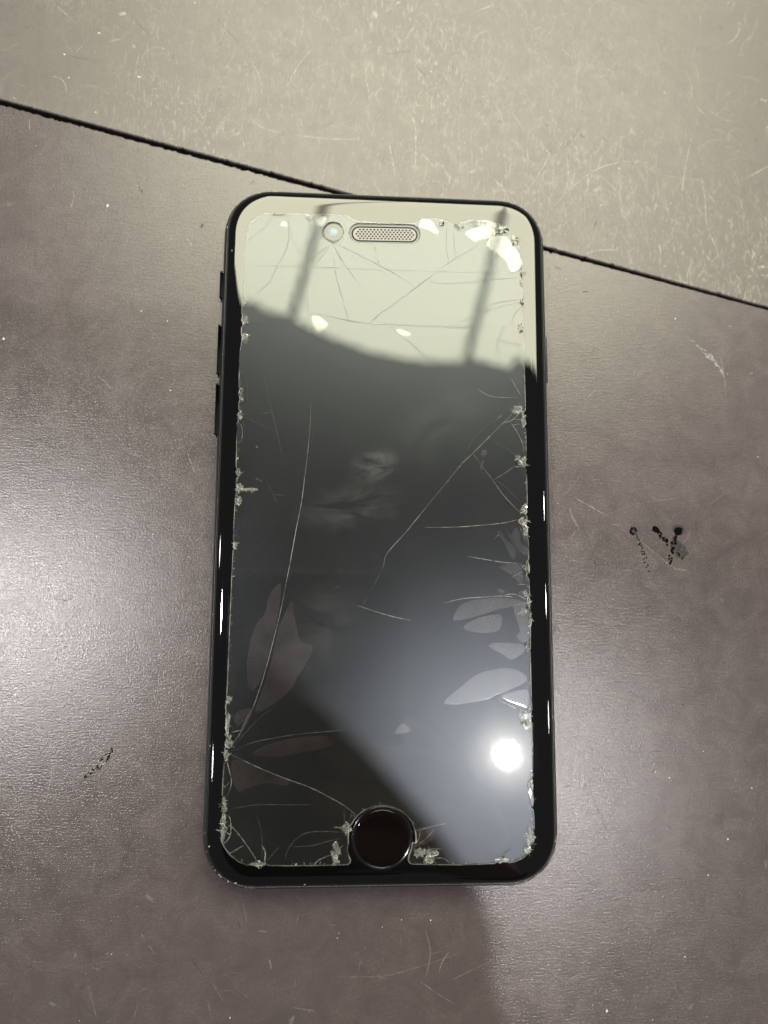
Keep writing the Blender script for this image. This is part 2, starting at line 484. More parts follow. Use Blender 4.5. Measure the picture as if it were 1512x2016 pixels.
TL = [('t3', [(0, 460), (130, 570), (280, 700), (420, 795), (560, 890), (700, 990), (790, 1070), (840, 1130), (860, 1190)], .13, 1),
      ('t3', [(865, 380), (940, 430), (1050, 490)], .12, 1), ('t3', [(650, 875), (700, 920), (745, 970)], .13, 2),
      ('t3', [(875, 970), (930, 940), (980, 890)], .10, 1), ('t3', [(1245, 1410), (1270, 1460), (1290, 1515)], .16, 2),
      ('t3', [(575, 340), (565, 420), (558, 490)], .20, 0), ('t3', [(830, 640), (845, 680), (850, 745)], .12, 1),
      ('t3', [(440, 1300), (540, 1350), (680, 1430)], .10, 0), ('t3', [(985, 1260), (1040, 1310), (1090, 1370)], .22, 0),
      ('t4', [(1065, 1170), (1020, 1240), (1000, 1330)], .12, 1), ('t4', [(470, 1430), (380, 1620), (300, 1960)], .35, 0),
      ('t4', [(385, 600), (450, 620)], .2, 3), ('t4', [(870, 1505), (930, 1485)], .10, 1), ('t4', [(840, 1740), (920, 1620)], .08, 1),
      ('t5', [(440, 1100), (460, 1190), (480, 1270)], .30, 0), ('t5', [(1050, 1090), (1080, 1140), (1110, 1190)], .22, 0),
      ('t5', [(735, 900), (770, 960)], .25, 1), ('t5', [(620, 945), (660, 985)], .14, 1), ('t5', [(680, 1145), (735, 1120)], .22, 1),
      ('t5', [(1205, 690), (1215, 740), (1225, 800)], .16, 1), ('t5', [(980, 660), (972, 715)], .16, 1),
      ('t5', [(1030, 1180), (1040, 1230), (1050, 1280)], .26, 0), ('t5', [(660, 1280), (690, 1190)], .4, 0),
      ('t6', [(400, 665), (520, 662), (640, 660), (800, 620), (1050, 535)], .16, 1), ('t6', [(980, 680), (1100, 620), (1180, 585)], .22, 2),
      ('t6', [(820, 685), (880, 725), (940, 765), (1000, 800)], .28, 1), ('t6', [(850, 430), (875, 540), (850, 680)], .35, 0),
      ('t6', [(230, 360), (300, 342)], .14, 1), ('t6', [(360, 400), (410, 410)], .18, 0), ('t6', [(950, 360), (980, 300)], .18, 1),
      ('t6', [(20, 435), (65, 440)], .25, 1), ('t6', [(190, 815), (300, 832)], .35, 1), ('t6', [(870, 550), (940, 535)], .14, 1),
      ('t6', [(1200, 500), (1265, 535)], .25, 3), ('t6', [(515, 640), (530, 580)], .25, 0),
      ('t7', [(1020, 150), (980, 340), (940, 490)], .13, 1), ('t7', [(935, 190), (938, 280), (935, 370)], .14, 0),
      ('t7', [(1100, 820), (1185, 720)], .28, 0), ('t7', [(100, 1215), (150, 1265), (290, 1300)], .20, 1),
      ('t7', [(145, 1330), (132, 1400), (120, 1480)], .16, 0), ('t7', [(775, 0), (788, 50), (780, 95)], .16, 2),
      ('t7', [(945, 1160), (975, 1060)], .13, 0), ('t7', [(850, 1210), (870, 1280)], .20, 0), ('t7', [(890, 1365), (935, 1520)], .18, 0),
      ('t7', [(350, 150), (420, 320), (500, 500)], .16, 3), ('t7', [(270, 850), (350, 820)], .16, 3), ('t7', [(855, 400), (895, 440)], .16, 3),
      ('t8', [(230, 1380), (320, 1430), (410, 1480)], .14, 2), ('t8', [(600, 1620), (700, 1705), (800, 1780), (870, 1795)], .12, 2),
      ('t8', [(90, 1645), (300, 1655), (470, 1695)], .11, 1), ('t8', [(155, 1370), (215, 1330), (270, 1245)], .18, 1),
      ('t8', [(200, 1430), (225, 1500), (260, 1560)], .45, 0), ('t8', [(105, 1200), (110, 1310), (125, 1400)], .25, 0),
      ('t8', [(260, 1550), (220, 1600), (222, 1640)], .25, 0), ('t8', [(420, 1480), (600, 1415), (820, 1385)], .20, 0),
      ('t8', [(150, 1175), (210, 1130)], .20, 0), ('t8', [(890, 1550), (880, 1600), (850, 1640)], .28, 0),
      ('t8', [(990, 1430), (1090, 1350)], .16, 0), ('t8', [(720, 1490), (790, 1520)], .16, 0), ('t8', [(105, 1882), (165, 1897)], .22, 2),
      ('t8', [(1060, 570), (1072, 640), (1085, 720), (1092, 810)], .35, 1), ('t8', [(870, 480), (920, 500)], .20, 1),
      ('t8', [(90, 70), (92, 150)], .14, 3), ('t8', [(280, 215), (315, 213)], .45, 3), ('t8', [(350, 530), (325, 570)], .18, 3),
      ('t2', [(670, 810), (740, 740), (800, 690), (880, 650), (1000, 630)], .16, 1), ('t2', [(110, 460), (125, 520), (122, 680)], .22, 1),
      ('t2', [(1170, 775), (1190, 640), (1215, 530)], .13, 1), ('t2', [(1250, 700), (1265, 800), (1270, 880), (1300, 960), (1325, 1020)], .15, 1),
      ('t2', [(620, 550), (625, 580), (650, 610), (600, 700), (550, 780)], .15, 1), ('t2', [(880, 710), (930, 780), (935, 850)], .13, 1),
      ('t2', [(430, 700), (480, 760)], .15, 1), ('t2', [(500, 440), (560, 520)], .14, 1), ('t2', [(145, 600), (200, 660)], .18, 1),
      ('t2', [(785, 1000), (850, 985), (930, 985)], .14, 1), ('t2', [(780, 480), (740, 550), (700, 590)], .10, 3),
      ('t2', [(500, 545), (535, 575)], .16, 1), ('t2', [(0, 50), (70, 0)], .18, 1), ('t2', [(350, 50), (430, 20)], .20, 1),
      ('t2', [(450, 720), (520, 770)], .10, 1), ('t2', [(670, 640), (660, 790)], .12, 1), ('t2', [(720, 600), (860, 700), (960, 790)], .12, 0),
      ('t2', [(1000, 640), (1100, 690), (1250, 710)], .10, 0), ('t2', [(0, 215), (110, 200)], .14, 3), ('t2', [(135, 268), (160, 300)], .16, 3),
      ('t2', [(1480, 390), (1512, 400)], .3, 1), ('t2', [(1430, 700), (1512, 655)], .2, 1), ('t2', [(20, 560), (45, 700)], .2, 1),
      ('t1', [(255, 215), (320, 230), (400, 245)], .10, 3), ('t1', [(220, 20), (300, 90)], .10, 1), ('t1', [(490, 30), (560, 110), (630, 170)], .10, 3),
      ('t1', [(850, 70), (940, 170)], .10, 3), ('t1', [(1440, 220), (1445, 330), (1470, 385), (1512, 310)], .18, 1),
      ('t1', [(1130, 340), (1180, 250), (1230, 190)], .14, 1), ('t1', [(980, 460), (1030, 500), (1110, 525)], .14, 1),
      ('t1', [(1150, 530), (1280, 545), (1430, 550)], .14, 1), ('t1', [(1265, 90), (1280, 65), (1310, 120)], .15, 1),
      ('t1', [(955, 540), (965, 600)], .12, 1), ('t1', [(1290, 590), (1270, 710)], .12, 1), ('t1', [(790, 900), (800, 880)], .4, 3),
      ('t1', [(545, 730), (565, 770)], .25, 3), ('t1', [(560, 300), (545, 310)], .2, 2)]
for zone, pts, wd, mi in TL: scratch(zp(zone, pts, 0), wd * (0.6 if zone in ('t5', 't6') else 0.85), min(mi, 1) if zone in ('t5', 't6') and mi < 3 else mi)
# rubbed pale patches
for k in range(60):
    x, y = R.uniform(0, 1512), R.uniform(0, 2016)
    p = at(x, y, 0); V, F, FM = marks[bool(is_far(p))]
    blob(V, F, FM, p, R.uniform(0.3, 1.1), R.uniform(0.2, 0.5), R, 0, 9, 0.5, 0.008, R.uniform(0, 3))
for fr, par in ((True, far), (False, near)):
    V, F, FM = marks[fr]
    o = mesh_obj('scratches', V, F, [MT['scf1'], MT['scf2'], MT['scf2'], MT['scrd']] if fr else [MT['scr1'], MT['scr2'], MT['scr3'], MT['scrd']], par, FM); o['kind'] = 'stuff'
# dust specks
for fr, par, n in ((True, far, 55), (False, near, 130)):
    V, F, FM = [], [], []; c = 0
    while c < n:
        x, y = R.uniform(-40, 1550), R.uniform(-40, 2050); p = at(x, y, 0)
        if bool(is_far(p)) != fr: continue
        s = R.choice((0.05, 0.06, 0.07, 0.09, 0.13)); blob(V, F, FM, p, s * R.uniform(.8, 1.6), s, R, 0, 6, 0.3, 0.03, R.uniform(0, 3)); c += 1
    if fr: 
        for (x, y) in ((127, 107), (195, 65), (273, 151)): blob(V, F, FM, at(x, y, 0), .22, .16, R, 0, 7, .3, .03)
    else:
        for (x, y) in ((1195, 1990), (7, 667), (212, 405)): blob(V, F, FM, at(x, y, 0), .22, .30, R, 0, 7, .3, .03)
    o = mesh_obj('dust_specks', V, F, MT['dust'], par, FM); o['kind'] = 'stuff'

# ink marks: one dotted stroke and one dotted cross
def ink(dots, name):
    V, F, FM = [], [], []
    for x, y, rx, ry, mi in dots:
        p = zp('t8', [(x, y)], 0)[0]; blob(V, F, FM, p, rx * 1.4, ry * 1.4, R, mi, 10, 0.22, 0.02 + 0.002 * R.random(), R.uniform(0, 3))
    return mesh_obj(name, V, F, [MT['ink'], MT['ink2']], near, FM)


dots = [(567, 1572, .62, .66, 1)] + [(567 + 15 * math.cos(a), 1572 + 17 * math.sin(a), .22, .20, 0) for a in np.linspace(0, 6.2, 13)]
for x, y in [(588, 1600), (592, 1612), (600, 1622), (604, 1640), (600, 1648), (612, 1655), (618, 1668), (616, 1688), (626, 1688), (630, 1700), (620, 1704),
             (641, 1722), (628, 1728), (632, 1748), (650, 1766), (641, 1778), (655, 1800)]:
    dots.append((x, y, R.uniform(.11, .2), R.uniform(.10, .16), 0))
ink(dots, 'ink_mark')
dots = [(692, 1563, .58, .50, 0), (820, 1565, .85, .95, 1), (820, 1572, .62, .75, 0), (838, 1690, 1.0, 1.2, 1), (812, 1650, .8, .8, 1)]
for k in range(42):
    t = R.random(); x = 700 + 150 * t; y = 1575 + 150 * t + R.gauss(0, 7 + 6 * t); dots.append((x, y, R.uniform(.12, .3), R.uniform(.10, .22), 0))
for k in range(16):
    t = R.random(); dots.append((812 - 25 * t + R.gauss(0, 5), 1595 + 60 * t, R.uniform(.15, .3), R.uniform(.12, .25), R.choice((0, 1))))
for x, y in [(788, 1690), (784, 1683), (792, 1697), (772, 1712), (785, 1725), (770, 1730), (775, 1755), (782, 1742)]:
    dots.append((x, y, .22, .17, 0))
ink(dots, 'ink_mark')

# gouge left of the phone and pale scrape on the right
V, F, FM = [], [], []
C0 = zp('t4', [(755, 1588), (700, 1650), (640, 1715), (555, 1790)], 0)
for k in range(60):
    t = R.random() * 2.999; i = int(t); p = C0[i] + (C0[i + 1] - C0[i]) * (t - i)
    wid = 0.25 + 0.9 * math.sin(math.pi * min(1, (t + .3) / 3.3))
    n = np.array([0.66, 0.75, 0]); n = np.array([-n[1], n[0], 0]); off = R.uniform(-1, 1) * wid * 0.55
    blob(V, F, FM, p + n * off, R.uniform(.15, .5), R.uniform(.08, .2), R, R.choice((0, 0, 0, 1, 2)), 7, .4, 0.01 + 0.03 * R.random(), 0.85 + R.gauss(0, .3))
mesh_obj('gouge', V, F, [MT['ink'], MT['shg'], MT['scr3']], near, FM)
V, F, FM = [], [], []
C0 = zp('t8', [(900, 490), (955, 540), (1010, 590), (1050, 635), (1080, 690)], 0)
for k in range(85):
    t = R.random() * 3.999; i = int(t); p = C0[i] + (C0[i + 1] - C0[i]) * (t - i)
    wid = 0.15 + 0.9 * math.sin(math.pi * min(1, t / 4))
    q = C0[i + 1] - C0[i]; q = q / np.linalg.norm(q); n = np.array([-q[1], q[0], 0])
    blob(V, F, FM, p + n * R.uniform(-1, 1) * wid * .5, R.uniform(.12, .5), R.uniform(.05, .13), R, R.choice((0, 1, 1)), 7, .4, 0.012 + 0.01 * R.random(), math.atan2(q[1], q[0]) + R.gauss(0, .35))
mesh_obj('scrape', V, F, [MT['scr2'], MT['scr3']], near, FM)

# ------------------------------------------------------------------ phone
W2, H2, RAD = 67.3 / 2, 138.4 / 2, 10.6


def rrect(inset, z, n=18, ex=2.25):
    r = max(RAD - inset, 0.5); w_, h_ = W2 - inset, H2 - inset; out = []
    for cx, cy, a0 in ((w_ - r, h_ - r, 0), (-w_ + r, h_ - r, 90), (-w_ + r, -h_ + r, 180), (w_ - r, -h_ + r, 270)):
        for k in range(n + 1):
            a = math.radians(a0 + 90 * k / n); c, s = math.cos(a), math.sin(a)
            q = (abs(c) ** ex + abs(s) ** ex) ** (-1 / ex)
            out.append((cx + r * q * c, cy + r * q * s, z))
    return out


def loft(name, prof, mats, parent, cap_top=True, cap_bot=True, n=18, smooth=True):
    V, F = [], []
    rings = [rrect(i, z, n) for i, z in prof]; k = len(rings[0])
    for r_ in rings: V += r_
    for j in range(len(rings) - 1):
        for i in range(k):
            F.append((j * k + i, j * k + (i + 1) % k, (j + 1) * k + (i + 1) % k, (j + 1) * k + i))
    if cap_top: F.append(tuple(range((len(rings) - 1) * k, len(rings) * k)))
    if cap_bot: F.append(tuple(reversed(range(k))))
    o = mesh_obj(name, V, F, mats, parent, smooth=smooth)
    return o


phone = bpy.data.objects.new('smartphone', None); COL.objects.link(phone)
phone.empty_display_size = 0.02
phone['label'] = 'black smartphone with a cracked chipped glass screen protector lying face up on the table'
phone['category'] = 'phone'

loft('frame', [(3.2, 0.02), (1.7, .35), (.7, 1.1), (.18, 2.3), (0, 3.6), (.10, 4.8), (.35, 5.7), (.62, 6.25), (.74, 6.42), (.84, 6.50), (.94, 6.50), (1.0, 6.40), (1.02, 6.1)],
     MT['frame'], phone, cap_top=False)
loft('gasket', [(0.99, 6.0), (0.99, 6.30), (1.22, 6.30), (1.22, 6.0)], MT['gasket'], phone, cap_top=False, cap_bot=False)
ZG = 7.3
fg = loft('front_glass', [(1.16, 6.0), (1.16, 6.55), (1.22, 6.72), (1.40, 6.90), (1.75, 7.07), (2.2, 7.185), (2.7, 7.255), (3.2, 7.29), (3.7, ZG), (4.1, ZG)],
          MT['glass'], phone, cap_bot=False, n=22)


def side_button(name, p0, p1, right):
    ya, yb = at(*p0, 3.65)[1], at(*p1, 3.65)[1]; y0, y1 = min(ya, yb), max(ya, yb)
    bm = bmesh.new(); sx = 1 if right else -1
    bmesh.ops.create_cube(bm, size=1.0)
    for v in bm.verts:
        v.co.x = sx * (W2 - 0.26 + v.co.x * 0.9); v.co.y = (y0 + y1) / 2 + v.co.y * (y1 - y0); v.co.z = 4.0 + v.co.z * 2.3
    bmesh.ops.bevel(bm, geom=list(bm.edges), offset=0.28, segments=3, affect='EDGES', profile=0.5)
    bmesh.ops.recalc_face_normals(bm, faces=list(bm.faces))
    V = [tuple(v.co) for v in bm.verts]; F = [tuple(v.index for v in f.verts) for f in bm.faces]; bm.free()
    return mesh_obj(name, V, F, MT['button'], phone, smooth=True)


side_button('mute_switch', (436, 543), (434, 590), False)
side_button('volume_button', (431, 647), (429, 739), False)
side_button('volume_button', (427, 762), (424, 857), False)
side_button('power_button', (1070, 666), (1073, 757), True)


def lathe(name, c, prof, mat, parent, n=56, cap=True):
    V, F = [], []
    for r_, z in prof:
        for k in range(n):
            a = 2 * math.pi * k / n; V.append((c[0] + r_ * math.cos(a), c[1] + r_ * math.sin(a), z))
    for j in range(len(prof) - 1):
        for i in range(n):
            F.append((j * n + i, j * n + (i + 1) % n, (j + 1) * n + (i + 1) % n, (j + 1) * n + i))
    if cap: F.append(tuple(range((len(prof) - 1) * n, len(prof) * n)))
    return mesh_obj(name, V, F, mat, parent, smooth=True)


# home button
HB = at(752.5, 1650, ZG)
hb = lathe('home_button', HB, [(5.05, ZG - .3), (5.05, ZG + .02), (4.9, ZG + .025), (4.0, ZG + 0.012), (2.0, ZG + 0.006), (.3, ZG + .005)], MT['hglass'], phone)
lathe('ring', HB, [(5.72, ZG - .1), (5.72, ZG + .03), (5.62, ZG + .07), (5.5, ZG + .085), (5.36, ZG + .06), (5.2, ZG + .0), (5.08, ZG - .05), (5.06, ZG - .1)], MT['hring'], hb, cap=False)


# earpiece
def stadium(c0, c1, r_, z, n=14):
    d = c1 - c0; a0 = math.atan2(d[1], d[0]); out = []
    for c, s in ((c1, -90), (c0, 90)):
        for k in range(n + 1):
            a = a0 + math.radians(s + 180 * k / n); out.append((c[0] + r_ * math.cos(a), c[1] + r_ * math.sin(a), z))
    return out


E0 = at(708, 460.5, ZG); E1 = at(806.5, 462.5, ZG)
V = []; F = []
RS = 1.42
for r_, z in ((RS + .24, ZG + .002), (RS + .22, ZG + .05), (RS + .02, ZG + .05), (RS - .05, ZG + .01)): V += stadium(E0, E1, r_, z)
k = len(V) // 4
for j in range(3):
    for i in range(k): F.append((j * k + i, j * k + (i + 1) % k, (j + 1) * k + (i + 1) % k, (j + 1) * k + i))
ear = mesh_obj('earpiece', V, F, MT['slot'], phone, smooth=False)
mesh_obj('grille', stadium(E0, E1, RS - .02, ZG + .012), [tuple(range(30))], MT['grille'], ear)
V, F, FM = [], [], []
dirn = (E1 - E0); LE = np.linalg.norm(dirn); ux = dirn / LE; uy = np.array([-ux[1], ux[0], 0])
for row in range(-2, 3):
    for c in range(-1, 60):
        s = -1.4 + c * 0.74 + (0.37 if row % 2 else 0); t = row * 0.48
        if s > LE + 1.4: break
        q = E0 + ux * s + uy * t
        e = max(0, -s, s - LE)
        if math.hypot(e, t) > RS - .30: continue
        base = len(V)
        for kk in range(8):
            a = 2 * math.pi * kk / 8; V.append((q[0] + .20 * math.cos(a), q[1] + .20 * math.sin(a), ZG + .016))
        F.append(tuple(range(base, base + 8)))
gh = mesh_obj('grille_holes', V, F, MT['hole'], ear); gh['kind'] = 'stuff'

# front camera
FC = at(656.5, 457.5, ZG)
fc = lathe('front_camera', FC, [(1.05, ZG + .002), (1.0, ZG + .03), (.7, ZG + .10), (.35, ZG + .13), (.05, ZG + .14)], MT['lens'], phone, 28)

# ------------------------------------------------------------------ screen protector
ZP = 7.66
OUT = []
JAG = []                                                 # (pixel x, pixel y, radius px, inward mm)


def oz(zone, pts):
    a_, b_, s_ = ZN[zone]
    OUT.extend([(a_ + x / s_, b_ + y / s_) for x, y in pts])


oz(7, [(180, 880), (178, 1070), (192, 1105), (205, 1135), (250, 1200), (320, 1255), (400, 1288), (545, 1287), (700, 1290), (930, 1288), (1095, 1285), (1160, 1283), (1205, 1280), (1226, 1262), (1229, 1240), (1215, 1200), (1203, 1160)])
for a in np.linspace(172, 368, 30):                      # round the home button
    OUT.append((752.5 + 63 * math.cos(math.radians(a)), 1650 + 63 * math.sin(math.radians(a))) if False else
               (752.5 + 66 * math.cos(math.radians(a)), 1651 + 64 * math.sin(math.radians(a))))
oz(8, [(292, 1100), (283, 1150), (262, 1205), (257, 1240), (272, 1268), (300, 1277), (430, 1280), (600, 1282), (700, 1283), (900, 1274), (1050, 1268), (1120, 1258), (1180, 1232), (1235, 1185), (1270, 1120), (1284, 1030), (1278, 940), (1270, 800), (1268, 600), (1266, 300), (1262, 30)])
oz(6, [(1290, 1560), (1286, 1400), (1282, 1200), (1285, 830), (1272, 640), (1267, 300), (1254, 130)])
oz(4, [(1256, 1180), (1250, 950), (1245, 640), (1238, 300), (1230, 0)])
oz(2, [(1225, 1250), (1215, 900), (1206, 720), (1200, 600), (1195, 545), (1150, 470), (1110, 400), (1085, 365), (1030, 338), (950, 312), (880, 304), (760, 298), (720, 310), (690, 325), (660, 345), (625, 340), (600, 312), (560, 305), (510, 293), (440, 287), (375, 286), (352, 302), (328, 324), (290, 328), (0, 322)])
oz(1, [(1290, 308), (1250, 303), (1215, 282), (1180, 262), (900, 250), (700, 249), (560, 247), (510, 247), (450, 275), (390, 325), (352, 385), (341, 470), (336, 600), (330, 800), (322, 900), (314, 1000), (312, 1330), (300, 1400)])
oz(3, [(298, 0), (292, 220), (290, 420), (285, 540), (275, 560), (272, 740), (268, 920), (270, 1100), (258, 1230), (246, 1450)])
oz(5, [(246, 90), (244, 180), (232, 400), (215, 800), (197, 1250), (190, 1380)])
oz(7, [(215, 60), (213, 250), (208, 420), (195, 600), (188, 760)])
CH = [(1, 340, 970, 26, 60, 26, 0), (1, 345, 1130, 28, 60, 26, 0), (1, 345, 1280, 34, 40, 30, 0), (1, 630, 262, 70, 14, 20, 1), (1, 880, 282, 45, 36, 34, 0),
      (2, 545, 335, 28, 30, 14, 2), (2, 690, 362, 50, 30, 22, 2), (2, 850, 335, 110, 30, 26, 1), (2, 1050, 385, 55, 40, 26, 2), (2, 1145, 475, 40, 55, 26, 2),
      (2, 1205, 740, 14, 45, 14, 2), (2, 1200, 830, 14, 40, 10, 1), (2, 1207, 990, 18, 36, 12, 2), (2, 1196, 1200, 26, 55, 18, 2),
      (3, 315, 330, 22, 60, 22, 1), (3, 305, 500, 22, 46, 24, 0), (3, 290, 970, 22, 40, 18, 0), (3, 300, 1100, 36, 45, 32, 0), (3, 380, 1110, 70, 18, 22, 0), (3, 290, 1200, 36, 36, 26, 0),
      (4, 1165, 450, 50, 40, 34, 0), (4, 1218, 530, 24, 80, 34, 0), (4, 1180, 860, 40, 45, 16, 1), (4, 1228, 890, 20, 50, 16, 1), (4, 1228, 1270, 22, 55, 30, 0), (4, 1220, 1370, 46, 34, 34, 0), (4, 1238, 1450, 22, 60, 26, 0),
      (5, 264, 140, 20, 36, 20, 0), (5, 212, 1420, 26, 36, 24, 0),
      (6, 1250, 500, 20, 80, 20, 1), (6, 1264, 780, 16, 60, 22, 0), (6, 1240, 712, 28, 22, 12, 0), (6, 1225, 850, 26, 34, 14, 0), (6, 1255, 1160, 20, 40, 14, 1), (6, 1278, 920, 10, 80, 16, 0),
      (7, 240, 130, 20, 90, 22, 1), (7, 245, 290, 40, 60, 34, 1), (7, 230, 395, 26, 36, 24, 0), (7, 208, 760, 16, 34, 18, 0), (7, 208, 830, 22, 36, 20, 1), (7, 200, 970, 22, 110, 44, 0), (7, 480, 1268, 66, 20, 34, 0),
      (7, 1195, 985, 36, 50, 30, 0), (7, 1112, 1165, 44, 60, 42, 1), (7, 1105, 1240, 24, 36, 20, 0),
      (8, 1205, 110, 46, 60, 20, 1), (8, 1250, 700, 16, 130, 34, 1), (8, 1240, 1060, 36, 90, 60, 0), (8, 1222, 1150, 34, 30, 26, 0), (8, 1010, 1236, 56, 24, 24, 1), (8, 360, 1180, 56, 34, 34, 0), (8, 430, 1232, 44, 34, 30, 0), (8, 450, 1180, 54, 26, 24, 0), (8, 1245, 640, 20, 40, 16, 0), (8, 1230, 60, 24, 40, 14, 0)]
for zone, x, y, rx, ry, n, tone in CH:
    a_, b_, s_ = ZN[zone]; JAG.append((a_ + x / s_, b_ + y / s_, max(rx, ry) / s_ * 1.05))
# resample the outline finely and roughen it
RJ = random.Random(5)
pts = []
for i in range(len(OUT)):
    p, q = np.array(OUT[i]), np.array(OUT[(i + 1) % len(OUT)]); n = max(1, int(np.linalg.norm(q - p) / 4.5))
    for k in range(n): pts.append(p + (q - p) * k / n)
P3 = [at(x, y, ZP) for x, y in pts]
n = len(P3)
area = sum(P3[i][0] * P3[(i + 1) % n][1] - P3[(i + 1) % n][0] * P3[i][1] for i in range(n))
if area < 0: P3.reverse(); pts.reverse()


def inward(P, i, gap=1):
    a_, b_ = P[i - gap], P[(i + gap) % len(P)]; d = b_ - a_; L = math.hypot(d[0], d[1]) or 1e-9
    return np.array([-d[1] / L, d[0] / L, 0])


outl = []
for i in range(n):
    amp = 0.012
    for jx, jy, jr in JAG:
        if math.hypot(pts[i][0] - jx, pts[i][1] - jy) < jr: amp = 0.26
    outl.append(P3[i] + inward(P3, i, 3) * abs(RJ.gauss(0, amp)))


def hole_ring(fn, m_=40): return [np.array(fn(2 * math.pi * k / m_)) for k in range(m_)]


RH = random.Random(8)
def camhole(a):
    j = 1.0 + (0.16 * max(0, -math.sin(a)) ** 6) + RH.uniform(-.02, .03)
    return (FC[0] + 2.05 * j * math.cos(a), FC[1] + 2.05 * j * math.sin(a), ZP)
h1 = hole_ring(camhole)
h2 = [np.array(p) for p in stadium(E0, E1, RS + .72, ZP)]


def build_protector():
    V, F, FM = [], [], []
    loops = []
    for ring, sgn, em in ((outl, 1, 1), (h1, -1, 2), (h2, -1, 2)):
        m_ = len(ring); ins = [ring[i] + sgn * inward(ring, i, 2) * (0.16 if em == 1 else 0.10) for i in range(m_)]
        b0 = len(V); V += [(p[0], p[1], ZG + .03) for p in ring]
        b1 = len(V); V += [(p[0], p[1], ZP - .16) for p in ring]
        b2 = len(V); V += [(p[0], p[1], ZP) for p in ins]
        for i in range(m_):
            j = (i + 1) % m_
            for u, v_ in ((b0, b1), (b1, b2)):
                f = (u + i, u + j, v_ + j, v_ + i); F.append(f if sgn > 0 else f[::-1]); FM.append(em)
        loops.append((b2, ins))
    polys = [[Vector((p[0], p[1], 0)) for p in ins] for b, ins in loops]
    idx = []
    for b, ins in loops: idx += [b + i for i in range(len(ins))]
    for t in tessellate_polygon(polys):
        f = [idx[i] for i in t]
        A, B_, C_ = (np.array(V[i]) for i in f)
        if np.cross(B_ - A, C_ - A)[2] < 0: f.reverse()
        F.append(tuple(f)); FM.append(0)
    return mesh_obj('screen_protector', V, F, [MT['prot'], MT['edge'], MT['edge2']], phone, FM)


prot = build_protector()
prot['label'] = 'cracked clear glass screen protector with chipped edges and air bubbles'
# the display below, coupled to the protector by its adhesive
ins = [p + inward(outl, i, 2) * 0.10 for i, p in enumerate(outl)]
polys = [[Vector((p[0], p[1], 0)) for p in ins]]
hh = [[np.array((p[0] * 1, p[1], 0)) for p in h1], h2]
polys += [[Vector((p[0], p[1], 0)) for p in r_] for r_ in hh]
V = [(p[0], p[1], ZG + .012) for p in ins + hh[0] + hh[1]]
F = []
for t in tessellate_polygon(polys):
    f = list(t); A, B_, C_ = (np.array(V[i]) for i in f)
    if np.cross(B_ - A, C_ - A)[2] < 0: f.reverse()
    F.append(tuple(f))
mesh_obj('display', V, F, MT['display'], phone)
# pale adhesive rim round the earpiece
V = stadium(E0, E1, RS + .70, ZG + .006) + stadium(E0, E1, RS + .19, ZG + .006); k = len(V) // 2
mesh_obj('earpiece_rim', V, [(i, (i + 1) % k, k + (i + 1) % k, k + i) for i in range(k)], MT['halo'], ear)

